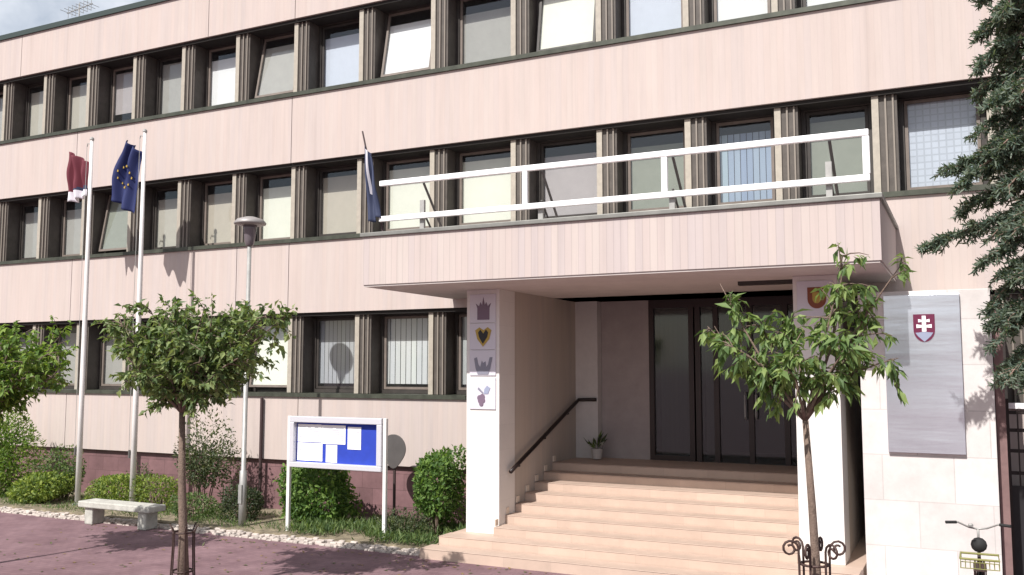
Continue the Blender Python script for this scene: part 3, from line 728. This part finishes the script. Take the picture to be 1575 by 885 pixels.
shrub('clipped_hedge', 'dark green clipped hedge block under the notice board', (5.35, -1.0, .62), (.74, .5, .58), LS['hedge'], 6800, .10, .06, .75, cat='hedge')
shrub('clipped_shrub', 'upright clipped green shrub against the white left pillar', (8.10, -1.05, .92), (.43, .42, .60), LS['hedge'], 4200, .095, .055, .6, group=SB)
shrub('open_shrub', 'loose olive green shrub standing behind the round tree trunk', (2.40, -.95, 1.10), (.78, .55, .68), LS['olive'], 3300, .085, .04, 0, hollow=.2, group=SB)
shrub('upright_conifer', 'bright green upright conifer at the far left of the bed', (-3.6, -1.2, .92), (.55, .5, .98), LS['bright'], 6500, .10, .04, .2, cat='conifer', group=SB)
shrub('low_shrub', 'large light green bush left of the first flagpole', (-2.05, -1.45, .38), (.75, .5, .36), LS['lime'], 4200, .09, .05, 0, group=SB)
shrub('low_shrub', 'taller green bush between conifer and first flagpole', (-1.85, -1.0, .70), (.62, .45, .48), LS['weed'], 1900, .08, .04, 0, group=SB)
shrub('low_hedge', 'low yellow green hedge between the two flagpoles', (-.10, -1.0, .42), (.66, .4, .33), LS['lime'], 4200, .065, .04, .6, cat='hedge', group=SB)
shrub('low_shrub', 'light green bush just right of the second flagpole', (1.25, -1.1, .46), (.60, .45, .38), LS['lime'], 2100, .065, .035, .2, group=SB)
shrub('low_shrub', 'dark bush just left of the street lamp pole', (3.75, -1.25, .40), (.52, .45, .36), LS['dark'], 2000, .07, .035, 0, group=SB)
shrub('low_shrub', 'dull green bush under the loose olive shrub', (2.75, -1.55, .28), (.62, .4, .27), LS['weed'], 1500, .065, .035, 0, group=SB)
shrub('low_shrub', 'thin dry looking bush in front of the clipped upright shrub', (7.75, -1.6, .30), (.68, .42, .28), LS['olive'], 1200, .07, .03, 0, hollow=.1, group=SB)
shrub('thin_sapling', 'slender reddish shrub behind the second flagpole', (.35, -.7, .60), (.32, .3, .45), LS['olive'], 420, .07, .03, 0, hollow=.1, group=SB)
# weeds / ground cover
wm = MB()
def weeds(x0, x1, y0, y1, n, h):
    for q in range(n):
        x, y = rnd.uniform(x0, x1), rnd.uniform(y0, y1)
        if math.sin(x*3.1+y*2)+math.sin(x*1.3-y*4.1) < rnd.uniform(-1.6, .6): continue
        p = Vector((x, y, .07)); d = (Vector((0, 0, 1))+rv()*.8).normalized()
        if d.z < .1: d.z = .1
        leaf(wm, p+Vector((0, 0, rnd.uniform(0, h*.6))), d, rv(), h*rnd.uniform(.5, 1.2), h*.16)
weeds(5.6, 8.75, -2.2, -.5, 6500, .17); weeds(-4, 5.6, -2.2, -.6, 6500, .10); weeds(-9, -4, -2.2, -.6, 1500, .10)
kind(wm.build('ground_cover', LS['weed']), 'stuff')

fm = MB()
for q in range(420):
    bx_, by_ = rnd.choice(((7.2, -5.5), (3.0, -5.2), (8., -3.2), (11, -3.4), (4, -3.0)))
    p = Vector((bx_+rnd.gauss(0, 1.6), min(-2.75, by_+rnd.gauss(0, .9)), .006)); d = Vector((rnd.uniform(-1, 1), rnd.uniform(-1, 1), .04))
    leaf(fm, p, d, Vector((0, 0, 1)), rnd.uniform(.05, .10), .04, 2, .1)
kind(fm.build('fallen_leaves', [mat('dry_leaf', (.22, .15, .06), .8), LS['olive'][2]]), 'stuff')
# ---------------------------------------------------------------- bicycle, gate, antenna, plant
bx = 16.80
t = thing('bicycle', 'parked bicycle with a yellow rear basket leaning at the white stone wall', 'bicycle', (bx, -2.75, 0))
def wheel(cy):
    w_ = MB(); w_.tube([(bx, cy+.33*math.cos(q*math.pi/16), .35+.33*math.sin(q*math.pi/16)) for q in range(33)], .02, 8)
    o = w_.build('wheel', M['tyre'], t, smooth=True)
    r_ = MB(); r_.tube([(bx, cy+.305*math.cos(q*math.pi/16), .35+.305*math.sin(q*math.pi/16)) for q in range(33)], .011, 6); r_.build('rim', M['zinc'], o)
    s_ = MB()
    for q in range(16):
        a = q*math.pi/8; s_.tube([(bx+(.025 if q % 2 else -.025), cy, .35), (bx, cy+.3*math.cos(a), .35+.3*math.sin(a))], .002, 4)
    s_.tube([(bx-.05, cy, .35), (bx+.05, cy, .35)], .022, 8); s_.build('spokes', M['zinc'], o)
wheel(-3.30); wheel(-2.22)
f = MB(); bb = (bx, -2.88, .30); hd = (bx, -2.38, .82); hl = (bx, -2.34, .68); stp = (bx, -3.0, .80)
f.tube([bb, stp], .017, 8); f.tube([bb, hl], .019, 8); f.tube([stp, hd], .016, 8); f.tube([hd, hl], .02, 8)
for s_ in (-1, 1): f.tube([(bx+.05*s_, -3.3, .35), (bx+.03*s_, -2.92, .31)], .011, 6); f.tube([(bx+.05*s_, -3.3, .35), (bx+.02*s_, -3.0, .76)], .010, 6)
f.build('frame', M['iron'], t)
f = MB(); f.tube([hl, (bx, -2.32, .62)], .02, 8)
for s_ in (-1, 1): f.tube([(bx+.05*s_, -2.32, .64), (bx+.05*s_, -2.22, .35)], .012, 6)
f.build('fork', M['iron'], t)
f = MB(); f.tube([hd, (bx, -2.42, 1.04)], .015, 8)
f.tube([(bx-.34, -2.62, 1.13), (bx-.22, -2.56, 1.13), (bx-.10, -2.45, 1.06), (bx, -2.42, 1.04), (bx+.10, -2.45, 1.06), (bx+.22, -2.56, 1.13), (bx+.34, -2.62, 1.13)], .012, 8)
hb = f.build('handlebar', M['zinc'], t, smooth=True)
for s_ in (-1, 1): MB().tube([(bx+.24*s_, -2.57, 1.13), (bx+.36*s_, -2.63, 1.13)], .019, 8).build('grip', M['tyre'], hb)
MB().lathe((bx-.08, -2.5, 1.08), [(.03, 0), (.032, .02), (.02, .035)], 10).build('bell', M['zinc'], hb)
MB().tube([stp, (bx, -3.02, .92)], .013, 8).build('seat_post', M['zinc'], t)
f = MB(); f.tube([(bx, -2.84, .945), (bx, -2.95, .95), (bx, -3.08, .955), (bx, -3.15, .95)], [.02, .045, .09, .07], 12); o = f.build('saddle', M['tyre'], t, smooth=True)
f = MB(); f.box(bx-.07, bx+.07, -3.55, -3.1, .735, .745)
for s_ in (-1, 1): f.tube([(bx+.06*s_, -3.5, .735), (bx+.06*s_, -3.3, .36)], .007, 6)
f.build('rack', M['iron'], t)
f = MB()
for z in (.755, .86): 
    f.tube([(bx-.2, -3.52, z), (bx+.2, -3.52, z), (bx+.2, -3.14, z), (bx-.2, -3.14, z), (bx-.2, -3.52, z)], .014 if z > .8 else .006, 6)
for q in range(9):
    xx = bx-.2+.05*q; f.tube([(xx, -3.52, .755), (xx, -3.52, .86)], .004, 4); f.tube([(xx, -3.52, .755), (xx, -3.14, .755)], .004, 4)
f.build('basket', M['yellow'], t)

t = thing('metal_gate', 'dark metal bar gate with pale top rail right of the stone wall', 'gate', (18.3, -.6, 0))
MB().box(17.26, 19.6, -.62, -.58, 2.48, 2.56).build('top_rail', M['white_paint'], t)
f = MB()
for q in range(12): f.box(17.36+q*.2, 17.38+q*.2, -.61, -.59, 1.4, 2.48)
for z in (1.55, 1.86, 2.15, 2.4): f.box(17.26, 19.6, -.585, -.565, z, z+.05)
f.build('bars', M['rail_dark'], t)
MB().box(17.26, 19.6, -.63, -.57, .08, 1.4).build('sheet_panel', M['black'], t)
for x in (17.205, 19.6): MB().box(x, x+.06, -.64, -.56, 0, 2.62).build('post', M['rail_dark'], t)

t = thing('roof_antenna', 'thin television antenna on the roof at the upper left', 'antenna', (-4.5, 1, RT-.1))
MB().tube([(-4.5, 1, RT-.1), (-4.52, 1, 12.95)], .018, 6).build('mast', M['zinc'], t)
f = MB(); f.tube([(-5.0, 1, 12.75), (-4.0, 1, 12.85)], .012, 6)
for q in range(7): f.tube([(-4.95+q*.15, .75, 12.755+q*.015), (-4.95+q*.15, 1.25, 12.755+q*.015)], .007, 5); f.tube([(-4.95+q*.15, 1, 12.60+q*.015), (-4.95+q*.15, 1, 12.9+q*.015)], .007, 5)
f.build('elements', M['zinc'], t)

t = thing('potted_plant', 'small potted plant with pale leaves in the dark entrance corner', 'plant', (10.2, 1.55, 1.29))
MB().lathe((10.2, 1.5, 1.292), [(.09, 0), (.12, .18), (.125, .2)], 14).build('pot', M['pot'], t)
pm = MB()
for q in range(34):
    d = (Vector((0, 0, 1.1))+rv()).normalized(); leaf(pm, Vector((10.2, 1.5, 1.48))+d*rnd.uniform(.02, .14), d, rv(), rnd.uniform(.15, .30), .06)
pm.build('foliage', [leafmat('pale_leaf', (.36, .36, .33)), LS['dark'][1], LS['weed'][2]], t)

# ================================================================ LIGHT, SKY, CAMERA
kx, rz = .18, 1.08
sd = Vector((-kx, -1, rz)).normalized()
sun = bpy.data.lights.new('sun', 'SUN'); sun.energy = 4.3; sun.angle = R(.53); sun.color = (1., .965, .925)
so = bpy.data.objects.new('sun', sun); C.objects.link(so); so.rotation_euler = (-sd).to_track_quat('-Z', 'Y').to_euler(); so.location = (0, -20, 30)
w = bpy.data.worlds.new('World'); S.world = w; w.use_nodes = True
N, L = w.node_tree.nodes, w.node_tree.links
bg = N['Background']; bg.inputs['Strength'].default_value = .075
sky = N.new('ShaderNodeTexSky'); sky.sky_type = 'NISHITA'; sky.sun_disc = False
sky.sun_elevation = math.asin(sd.z); sky.sun_rotation = math.atan2(sd.x, sd.y); sky.air_density = 1.2; sky.dust_density = 2.0
tc = N.new('ShaderNodeTexCoord'); no = N.new('ShaderNodeTexNoise'); no.inputs['Scale'].default_value = 2.6; no.inputs['Detail'].default_value = 7; no.inputs['Roughness'].default_value = .6
mp = N.new('ShaderNodeMapping'); mp.inputs['Location'].default_value = (.35, .9, .2)
L.new(tc.outputs['Generated'], mp.inputs[0]); L.new(mp.outputs[0], no.inputs['Vector'])
mr = N.new('ShaderNodeMapRange'); mr.inputs['From Min'].default_value = .40; mr.inputs['From Max'].default_value = .62; mr.inputs['To Max'].default_value = .85
L.new(no.outputs['Fac'], mr.inputs['Value'])
mx = N.new('ShaderNodeMix'); mx.data_type = 'RGBA'; mx.inputs[7].default_value = (9.5, 9.8, 10.4, 1)
L.new(mr.outputs[0], mx.inputs[0]); L.new(sky.outputs[0], mx.inputs[6]); L.new(mx.outputs[2], bg.inputs['Color'])

cam = bpy.data.cameras.new('camera'); co = bpy.data.objects.new('camera', cam); C.objects.link(co)
cam.sensor_width = 36; cam.lens = 1415.2/1575*36; cam.clip_end = 3000
co.location = (16.748, -15.571, 3.044); co.rotation_euler = (R(90)+.0881, 0, .4572)
S.camera = co
S.render.engine = 'CYCLES'
S.render.resolution_x, S.render.resolution_y = 1024, 575
S.view_settings.view_transform = 'Standard'; S.view_settings.look = 'None'; S.view_settings.gamma = 1; S.view_settings.exposure = .54
S.view_settings.use_curve_mapping = False
